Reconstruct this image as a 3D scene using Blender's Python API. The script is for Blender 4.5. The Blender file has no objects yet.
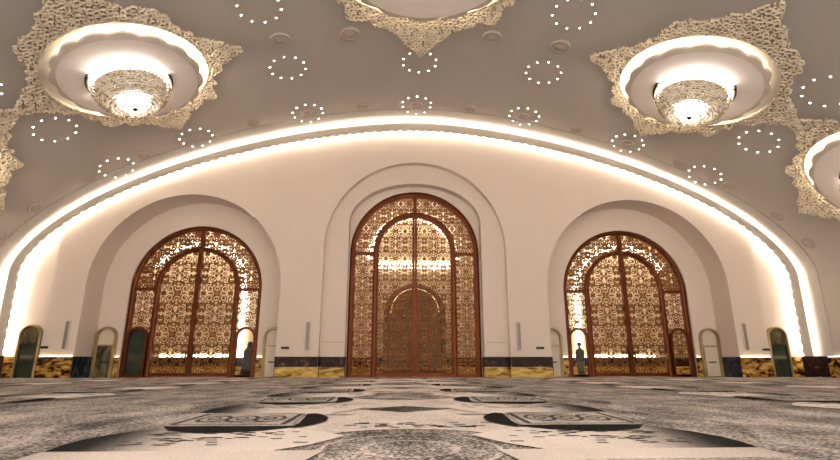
import bpy, bmesh, math, random
import numpy as np
from mathutils import Vector, Matrix
random.seed(7); rng = np.random.default_rng(7)
PI = math.pi
SC = bpy.context.scene
COL = SC.collection

# ------------------------------------------------------------------ dimensions of the hall
WALL = 25.0                       # the arched end wall stands at y = WALL
A, B, Z0, N = 19.5155, 8.2348, 4.9176, 1.6709   # arch profile: half width, rise, springing height, roundness
OFF = 0.40                        # the vault lies this far outside the arch moulding
NICHE = 1.54                      # depth of the side niches
DX = 11.30                        # centre of the side niches
DOORY = WALL + NICHE
CDOORY = WALL + 0.97
BACK = -3.0

_t = np.linspace(0, PI/2, 6000)
def profile(off):
    X = (A+off)*np.sin(_t)**(2/N); Z = Z0+(B+off)*np.cos(_t)**(2/N)
    S = np.r_[0, np.cumsum(np.hypot(np.diff(X), np.diff(Z)))]
    return S, X, Z
VS, VX, VZ = profile(OFF)
SMAX = float(VS[-1])
def vault(s, y, d=0.0):
    """point on the vault at arc length s from the crown, d metres in front of (below) its surface"""
    s = np.asarray(s, float); y = np.asarray(y, float)
    i = np.abs(s); e = .06
    x = np.interp(i, VS, VX); z = np.where(i > SMAX, Z0-(i-SMAX), np.interp(i, VS, VZ))
    i1 = np.minimum(i+e, SMAX); i0 = np.maximum(i1-2*e, 0)
    dx = np.interp(i1, VS, VX)-np.interp(i0, VS, VX); dz = np.interp(i1, VS, VZ)-np.interp(i0, VS, VZ)
    dz = np.where(i < e, 0, dz)
    l = np.hypot(dx, dz); nx, nz = dz/l, -dx/l
    sg = np.where(s < 0, -1.0, 1.0)
    return np.stack([sg*(x+nx*d), y+0*x, z+nz*d], -1)
def vframe(s, y, d=0.0):
    p = vault(s, y, d); q = vault(s, y, d+1.0)
    n = Vector(q-p).normalized(); yv = Vector((0, 1, 0)); xv = yv.cross(n).normalized()
    M = Matrix.Identity(4)
    for i in range(3):
        M[i][0], M[i][1], M[i][2], M[i][3] = xv[i], yv[i], n[i], p[i]
    return M
def top_of_vault(x, off):
    X = np.clip(np.abs(x)/(A+off), 0, 1)
    return Z0+(B+off)*(1-X**N)**(1/N)

# ------------------------------------------------------------------ materials
def principled(name, col, rough=.5, metal=0., noise=None, bump=None, spec=.5, emit=None, coat=0.):
    m = bpy.data.materials.new(name); m.use_nodes = True
    nt = m.node_tree; b = nt.nodes['Principled BSDF']
    b.inputs['Base Color'].default_value = (*col, 1); b.inputs['Roughness'].default_value = rough
    b.inputs['Metallic'].default_value = metal; b.inputs['Specular IOR Level'].default_value = spec
    b.inputs['Coat Weight'].default_value = coat
    if noise:
        sc, amt = noise
        tc = nt.nodes.new('ShaderNodeTexCoord'); n = nt.nodes.new('ShaderNodeTexNoise'); n.inputs['Scale'].default_value = sc
        n.inputs['Detail'].default_value = 4
        r = nt.nodes.new('ShaderNodeValToRGB')
        r.color_ramp.elements[0].position = .3; r.color_ramp.elements[1].position = .7
        r.color_ramp.elements[0].color = (*[c*(1-amt) for c in col], 1); r.color_ramp.elements[1].color = (*[min(1, c*(1+amt)) for c in col], 1)
        nt.links.new(tc.outputs['Object'], n.inputs['Vector']); nt.links.new(n.outputs['Fac'], r.inputs['Fac'])
        nt.links.new(r.outputs['Color'], b.inputs['Base Color'])
    if bump:
        sc, st = bump
        tc = nt.nodes.new('ShaderNodeTexCoord'); n = nt.nodes.new('ShaderNodeTexNoise'); n.inputs['Scale'].default_value = sc
        bp = nt.nodes.new('ShaderNodeBump'); bp.inputs['Strength'].default_value = st; bp.inputs['Distance'].default_value = .02
        nt.links.new(tc.outputs['Object'], n.inputs['Vector']); nt.links.new(n.outputs['Fac'], bp.inputs['Height'])
        nt.links.new(bp.outputs['Normal'], b.inputs['Normal'])
    if emit:
        b.inputs['Emission Color'].default_value = (*emit[0], 1); b.inputs['Emission Strength'].default_value = emit[1]
    return m
def emitter(name, col, strength):
    m = bpy.data.materials.new(name); m.use_nodes = True; nt = m.node_tree
    nt.nodes.remove(nt.nodes['Principled BSDF'])
    e = nt.nodes.new('ShaderNodeEmission'); e.inputs['Color'].default_value = (*col, 1); e.inputs['Strength'].default_value = strength
    nt.links.new(e.outputs[0], nt.nodes['Material Output'].inputs[0]); return m
def marble(name, c0, c1, c2, scale, stretch=(1, 1, 1), pos=(.38, .5, .66), rough=.18):
    m = bpy.data.materials.new(name); m.use_nodes = True; nt = m.node_tree; b = nt.nodes['Principled BSDF']
    tc = nt.nodes.new('ShaderNodeTexCoord'); mp = nt.nodes.new('ShaderNodeMapping'); mp.inputs['Scale'].default_value = stretch
    n = nt.nodes.new('ShaderNodeTexNoise'); n.inputs['Scale'].default_value = scale; n.inputs['Detail'].default_value = 6; n.inputs['Distortion'].default_value = 1.2
    r = nt.nodes.new('ShaderNodeValToRGB'); cr = r.color_ramp; cr.elements[0].position = pos[0]; cr.elements[0].color = (*c0, 1)
    cr.elements[1].position = pos[2]; cr.elements[1].color = (*c2, 1); e = cr.elements.new(pos[1]); e.color = (*c1, 1)
    nt.links.new(tc.outputs['Object'], mp.inputs['Vector']); nt.links.new(mp.outputs['Vector'], n.inputs['Vector'])
    nt.links.new(n.outputs['Fac'], r.inputs['Fac']); nt.links.new(r.outputs['Color'], b.inputs['Base Color'])
    b.inputs['Roughness'].default_value = rough; b.inputs['Specular IOR Level'].default_value = .2; return m

M = {}
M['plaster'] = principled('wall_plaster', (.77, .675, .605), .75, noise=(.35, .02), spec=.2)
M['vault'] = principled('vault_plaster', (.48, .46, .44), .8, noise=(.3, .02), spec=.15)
M['moulding'] = principled('moulding_plaster', (.62, .57, .50), .7, spec=.2)
M['trim'] = principled('trim_plaster', (.46, .41, .37), .8, spec=.15)
M['disc'] = principled('disc_plaster', (.88, .82, .79), .6, noise=(.6, .04), spec=.3)
M['rim'] = principled('rim_plaster', (.62, .57, .52), .7, spec=.2)
M['relief'] = principled('gilded_relief', (.90, .78, .64), .5, noise=(2.5, .18), spec=.4)
M['backing'] = principled('relief_ground', (.50, .40, .31), .7, noise=(2.0, .2), spec=.2)
M['trough'] = principled('cove_paint', (.85, .80, .72), .8, spec=.1)
M['copper'] = principled('copper_frame', (.125, .031, .009), .38, .75, noise=(1.5, .25))
M['lattice'] = principled('bronze_lattice', (.225, .092, .026), .42, .7, noise=(1.2, .25))
M['brass'] = principled('brass_trim', (.42, .32, .17), .42, .7, noise=(2, .2))
M['cream'] = principled('cream_panel', (.72, .63, .52), .4, noise=(3, .05))
M['olive'] = marble('olive_panel', (.05, .05, .03), (.16, .14, .07), (.30, .25, .14), 1.6, (1, 1, .6), rough=.25)
M['greenglass'] = principled('dark_green_glass', (.035, .05, .035), .12, .1, noise=(2, .3))
M['dark'] = principled('dark_metal', (.012, .012, .014), .4, .3)
M['grey'] = principled('speaker_grey', (.30, .27, .24), .5, .2, noise=(30, .15))
M['white'] = principled('white_trim', (.75, .70, .64), .4)
M['gold_marble'] = marble('gold_onyx', (.16, .07, .012), (.52, .33, .06), (.74, .56, .20), 2.2, (.5, 1, 2.2), (.36, .46, .66))
M['dark_marble'] = marble('dark_marble', (.012, .005, .005), (.045, .018, .015), (.30, .19, .15), 2.6, (1, 1, 1.2), (.42, .62, .80), .4)
M['brown_marble'] = marble('brown_marble', (.03, .010, .006), (.34, .17, .03), (.66, .46, .14), 2.4, (.7, 1, 1.4), (.42, .5, .66))
M['navy_marble'] = marble('navy_marble', (.004, .008, .014), (.010, .022, .04), (.05, .06, .08), 2.0)
M['stone_floor'] = principled('stone_floor', (.45, .36, .27), .25, noise=(1, .1))
M['vest'] = principled('vestibule_plaster', (.78, .66, .52), .7, noise=(.4, .04), spec=.2)
M['wood'] = principled('carved_wood', (.15, .055, .012), .4, noise=(4, .35))
M['wooddark'] = principled('carved_wood_dark', (.05, .018, .005), .45, noise=(4, .35))
M['crystal'] = principled('crystal', (.92, .86, .76), .06, 0, spec=1.0)
M['crystal'].node_tree.nodes['Principled BSDF'].inputs['Transmission Weight'].default_value = .55
M['crystalgold'] = principled('crystal_gold', (.92, .82, .66), .14, .35)
M['drum'] = emitter('chandelier_drum', (1.0, .80, .58), .45)
M['led'] = emitter('cove_led', (1.0, .85, .69), 33)
M['led_disc'] = emitter('disc_led', (1.0, .82, .58), 34)
M['led_base'] = emitter('skirting_led', (1.0, .76, .42), 9)
M['led_vest'] = emitter('vestibule_led', (1.0, .86, .66), 4.5)
M['vfill'] = emitter('vestibule_fill', (1.0, .86, .68), 10)  # glow of the fill panels added over the vestibules
M['arch_dim'] = emitter('arch_glow', (1.0, .75, .45), 1.6)
M['lamp'] = emitter('downlight_lens', (1.0, .90, .76), 16)
M['bulb'] = emitter('chandelier_bulb', (1.0, .90, .80), 8)
M['skin'] = principled('skin', (.35, .20, .13), .6)
M['robe'] = principled('black_cloth', (.010, .010, .012), .9)
M['trousers'] = principled('olive_cloth', (.09, .08, .05), .9)

def glass_mat():
    m = bpy.data.materials.new('door_glass'); m.use_nodes = True; nt = m.node_tree
    nt.nodes.remove(nt.nodes['Principled BSDF'])
    t = nt.nodes.new('ShaderNodeBsdfTransparent'); t.inputs['Color'].default_value = (.93, .90, .84, 1)
    g = nt.nodes.new('ShaderNodeBsdfGlossy'); g.inputs['Roughness'].default_value = .02
    f = nt.nodes.new('ShaderNodeFresnel'); f.inputs['IOR'].default_value = 1.22
    x = nt.nodes.new('ShaderNodeMixShader')
    nt.links.new(f.outputs[0], x.inputs[0]); nt.links.new(t.outputs[0], x.inputs[1]); nt.links.new(g.outputs[0], x.inputs[2])
    nt.links.new(x.outputs[0], nt.nodes['Material Output'].inputs[0]); return m
M['glass'] = glass_mat()

def carpet_mat():
    m = bpy.data.materials.new('carpet_wool'); m.use_nodes = True; nt = m.node_tree; b = nt.nodes['Principled BSDF']
    at = nt.nodes.new('ShaderNodeAttribute'); at.attribute_name = 'tone'
    tc = nt.nodes.new('ShaderNodeTexCoord')
    def noise(sc, det, stretch=None):
        n = nt.nodes.new('ShaderNodeTexNoise'); n.inputs['Scale'].default_value = sc; n.inputs['Detail'].default_value = det
        if stretch:
            mp = nt.nodes.new('ShaderNodeMapping'); mp.inputs['Scale'].default_value = stretch
            nt.links.new(tc.outputs['Object'], mp.inputs['Vector']); nt.links.new(mp.outputs['Vector'], n.inputs['Vector'])
        else: nt.links.new(tc.outputs['Object'], n.inputs['Vector'])
        return n.outputs['Fac']
    def math_(op, a, bb):
        n = nt.nodes.new('ShaderNodeMath'); n.operation = op
        for i, v in enumerate((a, bb)):
            if isinstance(v, (int, float)): n.inputs[i].default_value = v
            else: nt.links.new(v, n.inputs[i])
        return n.outputs[0]
    sep = nt.nodes.new('ShaderNodeSeparateColor'); nt.links.new(at.outputs['Color'], sep.inputs[0])
    tone, rough = sep.outputs[0], sep.outputs[1]
    fine = math_('SUBTRACT', noise(36, 2), .5); mid = math_('SUBTRACT', noise(1.6, 5, (1.0, .6, 1)), .5)
    v = math_('ADD', tone, math_('MULTIPLY', math_('MULTIPLY', fine, rough), 3.6))
    v = math_('ADD', v, math_('MULTIPLY', math_('MULTIPLY', mid, rough), 2.2))
    r = nt.nodes.new('ShaderNodeValToRGB'); cr = r.color_ramp
    cr.elements[0].position = 0; cr.elements[0].color = (.010, .010, .010, 1)
    cr.elements[1].position = 1; cr.elements[1].color = (.88, .79, .73, 1)
    for p_, c in ((.22, (.035, .035, .032)), (.5, (.185, .168, .158)), (.75, (.52, .465, .43))):
        e = cr.elements.new(p_); e.color = (*c, 1)
    nt.links.new(v, r.inputs['Fac']); nt.links.new(r.outputs['Color'], b.inputs['Base Color'])
    b.inputs['Roughness'].default_value = .95; b.inputs['Specular IOR Level'].default_value = .1
    return m
M['carpet'] = carpet_mat()

# ------------------------------------------------------------------ object helpers
def link(o, parent=None):
    COL.objects.link(o)
    if parent is not None: o.parent = parent
    return o
def mesh(name, verts, faces, mats, parent=None, idx=None, smooth=False):
    me = bpy.data.meshes.new(name)
    me.from_pydata([tuple(map(float, v)) for v in verts], [], [tuple(map(int, f)) for f in faces])
    for m in (mats if isinstance(mats, (list, tuple)) else [mats]): me.materials.append(m)
    if idx is not None: me.polygons.foreach_set('material_index', np.asarray(idx, np.int32))
    if smooth: me.polygons.foreach_set('use_smooth', np.ones(len(me.polygons), bool))
    me.update()
    return link(bpy.data.objects.new(name, me), parent)
def tag(o, label, cat, group=None, kind=None):
    o['label'] = label; o['category'] = cat
    if group: o['group'] = group
    if kind: o['kind'] = kind
    return o
def struct(o, label=None, cat=None):
    o['kind'] = 'structure'
    if label: o['label'] = label; o['category'] = cat
    return o
def empty(name, loc=(0, 0, 0), label=None, cat=None, group=None, mat=None, rz=0):
    o = bpy.data.objects.new(name, None); o.empty_display_size = .2
    if mat is not None: o.matrix_world = mat
    else:
        o.location = loc; o.rotation_euler = (0, 0, rz)
    link(o)
    if label: tag(o, label, cat, group)
    return o
class MB:
    def __init__(s): s.v = []; s.f = []; s.i = []
    def add(s, v, f, i=0):
        b = len(s.v); s.v += [tuple(map(float, q)) for q in v]; s.f += [tuple(b+k for k in q) for q in f]; s.i += [i]*len(f)
    def box(s, x0, x1, y0, y1, z0, z1, i=0):
        v = [(x, y, z) for x in (x0, x1) for y in (y0, y1) for z in (z0, z1)]
        s.add(v, [(0, 1, 3, 2), (4, 6, 7, 5), (0, 4, 5, 1), (2, 3, 7, 6), (0, 2, 6, 4), (1, 5, 7, 3)], i)
    def sweep(s, path, nrm, prof, closed=False, i=0, caps=True):
        """prof: (a,b) pairs; each path point p has in-plane normal n; ring vertex = p + a*n + b*yaxis"""
        P = [Vector(p) for p in path]; k = len(prof); v = []
        for p, n in zip(P, nrm):
            for a_, b_ in prof: v.append(p+Vector(n)*a_+Vector((0, 1, 0))*b_)
        f = []
        m = len(P)
        for q in range(m if closed else m-1):
            for j in range(k):
                f.append((q*k+j, q*k+(j+1) % k, ((q+1) % m)*k+(j+1) % k, ((q+1) % m)*k+j))
        if not closed and caps: f += [tuple(range(k)), tuple((m-1)*k+j for j in range(k))[::-1]]
        s.add(v, f, i)
    def lathe(s, prof, n=32, i=0, c=(0, 0)):
        v = [(c[0]+r*math.cos(2*PI*q/n), c[1]+r*math.sin(2*PI*q/n), z) for r, z in prof for q in range(n)]
        f = [(j*n+q, j*n+(q+1) % n, (j+1)*n+(q+1) % n, (j+1)*n+q) for j in range(len(prof)-1) for q in range(n)]
        s.add(v, f, i)
    def octa(s, c, r, h, i=0):
        x, y, z = c
        v = [(x+r, y, z), (x, y+r, z), (x-r, y, z), (x, y-r, z), (x, y, z+h), (x, y, z-h)]
        s.add(v, [(0, 1, 4), (1, 2, 4), (2, 3, 4), (3, 0, 4), (1, 0, 5), (2, 1, 5), (3, 2, 5), (0, 3, 5)], i)
    def build(s, name, mats, parent=None, smooth=False):
        return mesh(name, s.v, s.f, mats, parent, s.i, smooth)

def arch_path(hw, zs, z0=0., n=40):
    """outline of an arched opening from left foot over the apex to right foot, with inward normals"""
    P = [(-hw, 0, z0), (-hw, 0, z0+(zs-z0)*.5)]; Nn = [(1, 0, 0), (1, 0, 0)]
    for k in range(n+1):
        a_ = PI-PI*k/n; P.append((hw*math.cos(a_), 0, zs+hw*math.sin(a_))); Nn.append((-math.cos(a_), 0, -math.sin(a_)))
    P += [(hw, 0, z0+(zs-z0)*.5), (hw, 0, z0)]; Nn += [(-1, 0, 0), (-1, 0, 0)]
    return P, Nn
def arch_top(x, c, hw, zs, rise=None):
    r = hw if rise is None else rise
    return zs+r*np.sqrt(np.clip(1-((x-c)/hw)**2, 0, 1))

# ------------------------------------------------------------------ pierced lattice sheets
def polyline_sdf(PX, PY, lines):
    d = np.full(PX.shape, 9e9)
    for L in lines:
        L = np.asarray(L, float)
        for (x0, y0), (x1, y1) in zip(L[:-1], L[1:]):
            dx, dy = x1-x0, y1-y0; l2 = dx*dx+dy*dy+1e-12
            t = np.clip(((PX-x0)*dx+(PY-y0)*dy)/l2, 0, 1)
            d = np.minimum(d, np.hypot(PX-x0-t*dx, PY-y0-t*dy))
    return d
def spiral(cx, cy, r0, r1, a0, turns, n=26):
    q = np.linspace(0, 1, n); a_ = a0+q*turns*2*PI; r = r0+(r1-r0)*q
    return np.c_[cx+r*np.cos(a_), cy+r*np.sin(a_)]
def leafl(x, y, a_, l, w):
    q = np.linspace(0, 1, 7); u = l*q; v = w*np.sin(PI*q)
    c, s = math.cos(a_), math.sin(a_)
    return [np.c_[x+u*c-v*s, y+u*s+v*c], np.c_[x+u*c+v*s, y+u*s-v*c]]
# one half of a mirrored arabesque repeat, 1 wide and 1.5 high
ARAB = [spiral(.56, .36, .05, .30, .5, 1.55), spiral(.50, 1.08, .05, .27, 3.4, -1.6), spiral(.17, .74, .03, .15, 0, 1.4), spiral(.86, .76, .03, .14, 2, -1.4),
        spiral(.14, .10, .02, .12, 1, 1.3), spiral(.88, 1.34, .02, .12, 4, 1.3), spiral(.16, 1.36, .02, .12, 0, -1.3), spiral(.9, .06, .02, .1, 0, -1.2),
        np.array([(0, 0), (.2, .2), (.27, .42), (.12, .58), (0, .62)]), np.array([(0, .88), (.16, .96), (.22, 1.14), (.1, 1.42), (0, 1.5)]),
        np.array([(1, .2), (.86, .4), (.88, .56), (1, .62)]), np.array([(1, .92), (.84, 1.0), (.78, 1.2), (1, 1.28)]),
        np.array([(.3, .72), (.5, .74), (.72, .74)]), np.array([(.3, 0), (.42, .05), (.6, .02)]), np.array([(.3, 1.5), (.42, 1.42), (.6, 1.5)])]
for q in ((.36, .6, 1.0), (.7, .66, 2.2), (.3, .86, -.6), (.72, .86, .7), (.46, .34, .2), (.5, 1.1, 2.5), (.05, .3, 1.2), (.95, 1.1, 1.9)): ARAB += leafl(*q, .16, .035)
_TW, _TH = 80, 120
_tx, _ty = np.meshgrid(np.linspace(0, 1, _TW+1), np.linspace(0, 1.5, _TH+1), indexing='ij')
TILE = polyline_sdf(_tx, _ty, ARAB)
def arab(u, v, period):
    """distance to the nearest scroll line of a mirrored repeat of the given half width"""
    a_ = np.abs(u)/period; a_ = a_ % 2; a_ = np.where(a_ > 1, 2-a_, a_)
    b_ = (v/period) % 3.0; b_ = np.where(b_ > 1.5, 3.0-b_, b_)
    x = a_*_TW; y = b_/1.5*_TH; i = np.clip(x.astype(int), 0, _TW-1); j = np.clip(y.astype(int), 0, _TH-1); fx, fy = x-i, y-j
    t = TILE
    return period*((t[i, j]*(1-fx)+t[i+1, j]*fx)*(1-fy)+(t[i, j+1]*(1-fx)+t[i+1, j+1]*fx)*fy)
def sheet(name, u0, u1, v0, v1, cell, sdf, place, thick, mat, parent, snap=True):
    """a flat sheet pierced where sdf > 0, with real thickness; place(u, v, d) -> points"""
    nu, nv = max(2, int(round((u1-u0)/cell))), max(2, int(round((v1-v0)/cell)))
    U, V = np.meshgrid(np.linspace(u0, u1, nu+1), np.linspace(v0, v1, nv+1), indexing='ij')
    uc, vc = (U[:-1, :-1]+U[1:, 1:])/2, (V[:-1, :-1]+V[1:, 1:])/2
    keep = sdf(uc, vc) < 0
    if snap:
        f = sdf(U, V); e = cell*.3
        gx = (sdf(U+e, V)-sdf(U-e, V))/(2*e); gy = (sdf(U, V+e)-sdf(U, V-e))/(2*e); g2 = np.maximum(gx*gx+gy*gy, .25)
        st = np.clip(-f/g2, -cell*.5, cell*.5)*(np.abs(f) < cell*.75)
        U = U+np.clip(st*gx, -cell*.45, cell*.45); V = V+np.clip(st*gy, -cell*.45, cell*.45)
    I = np.arange((nu+1)*(nv+1)).reshape(nu+1, nv+1); K = I.size
    i, j = np.nonzero(keep)
    q = np.stack([I[i, j], I[i+1, j], I[i+1, j+1], I[i, j+1]], 1)
    faces = [q, q[:, ::-1]+K]
    pad = np.pad(keep, 1)
    for (di, dj, c0, c1) in ((-1, 0, (0, 0), (0, 1)), (1, 0, (1, 1), (1, 0)), (0, -1, (1, 0), (0, 0)), (0, 1, (0, 1), (1, 1))):
        e = keep & ~pad[1+di:1+di+nu, 1+dj:1+dj+nv]; i, j = np.nonzero(e)
        a_, b_ = I[i+c0[0], j+c0[1]], I[i+c1[0], j+c1[1]]
        faces.append(np.stack([a_, b_, b_+K, a_+K], 1))
    F = np.concatenate(faces); P = np.concatenate([place(U.ravel(), V.ravel(), 0.0), place(U.ravel(), V.ravel(), thick)])
    used = np.unique(F); mp = np.zeros(2*K, np.int64); mp[used] = np.arange(len(used)); P = P[used]; F = mp[F]
    me = bpy.data.meshes.new(name)
    me.vertices.add(len(P)); me.vertices.foreach_set('co', P.astype(np.float32).ravel())
    me.loops.add(F.size); me.loops.foreach_set('vertex_index', F.astype(np.int32).ravel())
    me.polygons.add(len(F)); me.polygons.foreach_set('loop_start', np.arange(0, F.size, 4, dtype=np.int32)); me.polygons.foreach_set('loop_total', np.full(len(F), 4, np.int32))
    me.materials.append(mat); me.update(calc_edges=True); me.validate()
    return link(bpy.data.objects.new(name, me), parent)

# ------------------------------------------------------------------ the room shell
mb = MB(); mb.box(-20.3, 20.3, BACK, 34, -.3, 0); struct(mb.build('floor', M['stone_floor']))

ss = np.r_[np.linspace(-SMAX, SMAX, 181)]; ys = np.linspace(BACK, WALL+.02, 50)
S_, Y_ = np.meshgrid(ss, ys, indexing='ij'); P = vault(S_.ravel(), Y_.ravel())
I = np.arange(S_.size).reshape(S_.shape); F = np.stack([I[:-1, :-1], I[1:, :-1], I[1:, 1:], I[:-1, 1:]], -1).reshape(-1, 4)
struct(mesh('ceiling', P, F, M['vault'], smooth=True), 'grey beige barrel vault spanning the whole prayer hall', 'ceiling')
for sg, nm in ((-1, 'wall_left'), (1, 'wall_right')):
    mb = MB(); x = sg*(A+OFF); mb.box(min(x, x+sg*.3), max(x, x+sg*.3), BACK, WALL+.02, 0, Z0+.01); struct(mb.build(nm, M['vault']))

def column_wall(mb, bands, y, n=None):
    """bands: (x0, x1, lo, hi) with lo, hi functions of x"""
    for x0, x1, lo, hi in bands:
        k = n or max(2, int((x1-x0)/.12)); t = np.linspace(0, 1, k+1)
        xs = x0+(x1-x0)*(.5-.5*np.cos(PI*t)); L = lo(xs)+0*xs; H = hi(xs)+0*xs
        v = []
        for x, a_, b_ in zip(xs, L, H): v += [(x, y, a_), (x, y, b_)]
        mb.add(v, [(2*q, 2*q+2, 2*q+3, 2*q+1) for q in range(k)])
def reveal(mb, c, hw, zs, y0, y1, rise=None, n=48):
    P_ = [(c-hw, 0.)] + [(c+hw*math.cos(PI-PI*k/n), zs+(hw if rise is None else rise)*math.sin(PI*k/n)) for k in range(n+1)] + [(c+hw, 0.)]
    v = []
    for x, z in P_: v += [(x, y0, z), (x, y1, z)]
    mb.add(v, [(2*q, 2*q+1, 2*q+3, 2*q+2) for q in range(len(P_)-1)])
zero = lambda x: 0*x
NH, NT = 4.67, 9.03; NZ = NT-NH                 # side niche
CH, CT = 4.62, 10.96; CZ = CT-CH                # outer recess round the central door
CI, CIZ, CIR = 3.42, 7.75, 2.17                 # inner recess, lower segmental arch
DW, DZ = 3.36, 4.40                             # side door half width and springing
CW, CDZ = 3.38, 6.27                            # centre door
SEAM, STEP = 17.55, .14
up = lambda x: top_of_vault(x, OFF)
mb = MB()
column_wall(mb, [(-DX+NH, -CH, zero, up), (CH, DX-NH, zero, up),
                 (-DX-NH, -DX+NH, lambda x: arch_top(x, -DX, NH, NZ), up), (DX-NH, DX+NH, lambda x: arch_top(x, DX, NH, NZ), up),
                 (-CH, CH, lambda x: arch_top(x, 0, CH, CZ), up), (-SEAM, -DX-NH, zero, up), (DX+NH, SEAM, zero, up)], WALL)
column_wall(mb, [(-A-OFF, -SEAM, zero, up), (SEAM, A+OFF, zero, up)], WALL+STEP)
for sg in (-1, 1):
    zt = float(up(np.array([SEAM]))[0]); mb.add([(sg*SEAM, WALL, 0), (sg*SEAM, WALL+STEP, 0), (sg*SEAM, WALL+STEP, zt), (sg*SEAM, WALL, zt)], [(0, 1, 2, 3)])
    reveal(mb, sg*DX, NH, NZ, WALL, DOORY)
    c = sg*DX
    column_wall(mb, [(c-NH, c-DW, zero, lambda x: arch_top(x, c, NH, NZ)), (c-DW, c+DW, lambda x: arch_top(x, c, DW, DZ), lambda x: arch_top(x, c, NH, NZ)),
                     (c+DW, c+NH, zero, lambda x: arch_top(x, c, NH, NZ))], DOORY)
    reveal(mb, c, DW, DZ, DOORY, DOORY+.45)
reveal(mb, 0, CH, CZ, WALL, WALL+.4)
column_wall(mb, [(-CH, -CI, zero, lambda x: arch_top(x, 0, CH, CZ)), (-CI, CI, lambda x: arch_top(x, 0, CI, CIZ, CIR), lambda x: arch_top(x, 0, CH, CZ)), (CI, CH, zero, lambda x: arch_top(x, 0, CH, CZ))], WALL+.4)
reveal(mb, 0, CI, CIZ, WALL+.4, CDOORY, CIR)
column_wall(mb, [(-CI, -CW, zero, lambda x: arch_top(x, 0, CI, CIZ, CIR)), (-CW, CW, lambda x: arch_top(x, 0, CW, CDZ), lambda x: arch_top(x, 0, CI, CIZ, CIR)), (CW, CI, zero, lambda x: arch_top(x, 0, CI, CIZ, CIR))], CDOORY)
reveal(mb, 0, CW, CDZ, CDOORY, CDOORY+.45)
struct(mb.build('wall_end', M['plaster']), 'cream arched end wall with three door niches', 'wall')

# seam along the vault in front of the end wall, thin lines on the centre recess
th = np.linspace(-SMAX-Z0+1.0, SMAX+Z0-1.0, 260)
def soffit(y): return np.where(np.asarray(y) < 23.95, 0.0, .04+(np.asarray(y)-23.95)*.20)
mb = MB(); rows = [vault(th, 23.95, -.02), vault(th, 23.95, .04), vault(th, 24.5, .15), vault(th, WALL+.02, .25)]
v = np.stack(rows, 1).reshape(-1, 3); mb.add(v, [(4*q+j, 4*q+j+1, 4*q+j+5, 4*q+j+4) for q in range(len(th)-1) for j in range(3)])
struct(mb.build('trim_1', M['vault']))
mb = MB()
for sg in (-1, 1): mb.box(min(sg*3.5, sg*4.5), max(sg*3.5, sg*4.5), WALL+.385, WALL+.4, 1.65, 1.68)
struct(mb.build('trim_2', M['trim']))

# ------------------------------------------------------------------ skirting
def skirting(name, x0, x1, y, bands, t=.05):
    mb = MB(); mats = []
    for k, (z0, z1, m) in enumerate(bands): mb.box(x0, x1, y-t-.004*k, y+.01, z0, z1, k); mats.append(m)
    return struct(mb.build(name, mats))
two = [(0, .5, M['gold_marble']), (.5, .97, M['dark_marble'])]; br = [(0, .97, M['brown_marble'])]
for sg, s in ((-1, 'left'), (1, 'right')):
    def sk(nm, a0, a1, y, b_): return skirting(nm, min(sg*a0, sg*a1), max(sg*a0, sg*a1), y, b_)
    sk('baseboard_center_'+s, CH+.02, DX-NH, WALL, two)
    sk('baseboard_recess_'+s, CI, CH, WALL+.4, two)
    for xx, ya, yb, q in ((CH, WALL-.054, WALL+.4, 'outer_reveal'), (CI, WALL+.346, CDOORY, 'inner_reveal')):
        mb = MB(); x = sg*xx; mb.box(min(x, x-sg*.03), max(x, x-sg*.03), ya, yb, 0, .5, 0); mb.box(min(x, x-sg*.034), max(x, x-sg*.034), ya, yb, .5, .97, 1)
        struct(mb.build('baseboard_%s_%s' % (q, s), [M['gold_marble'], M['dark_marble']]))
    sk('baseboard_pier_'+s, DX+NH, SEAM, WALL, br)
    sk('baseboard_bay_'+s, SEAM, 19.5, WALL+STEP, br)
    sk('baseboard_niche_inner_'+s, DX-NH, DX-DW, DOORY, br)
    sk('baseboard_niche_outer_'+s, DX+DW, DX+NH, DOORY, br)
    for xx, q in ((DX-NH, 'inner'), (DX+NH, 'outer')):
        mb = MB(); x = sg*xx; d = .04 if (x > sg*DX) else -.04
        mb.box(min(x, x-d), max(x, x-d), WALL+.0, DOORY, 0, .98); struct(mb.build('baseboard_jamb_%s_%s' % (q, s), M['navy_marble']))
    mb = MB(); x = sg*(A+OFF); mb.box(min(x, x-sg*.06), max(x, x-sg*.06), BACK, 24.35, 0, .97); struct(mb.build('baseboard_'+s, M['brown_marble']))
    for nm, x0, x1, y in (('niche_outer', DX+DW+.05, DX+DW+.2, DOORY), ('niche_inner', DX-DW-.3, DX-DW-.05, DOORY), ('pier', DX+NH+.05, SEAM-.05, WALL), ):
        mb = MB(); mb.box(min(sg*x0, sg*x1), max(sg*x0, sg*x1), y-.045, y-.015, .97, .985)
        tag(mb.build('skirting_light', M['led_base']), {'niche_outer': 'warm light strip on skirting at outer end of %s niche', 'niche_inner': 'warm light strip on skirting at inner end of %s niche',
             'pier': 'warm light strip on skirting below %s outer column speaker', 'bay': 'warm light strip on skirting at %s foot of the great arch'}[nm] % s, 'strip light', 'skirting strip lights')
    mb = MB(); x = sg*(A+OFF-.03); mb.box(min(x, x-sg*.02), max(x, x-sg*.02), 8, 24.3, .97, .985)
    tag(mb.build('skirting_light', M['led_base']), 'long warm light strip on skirting of %s side wall' % s, 'strip light', 'skirting strip lights')

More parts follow.
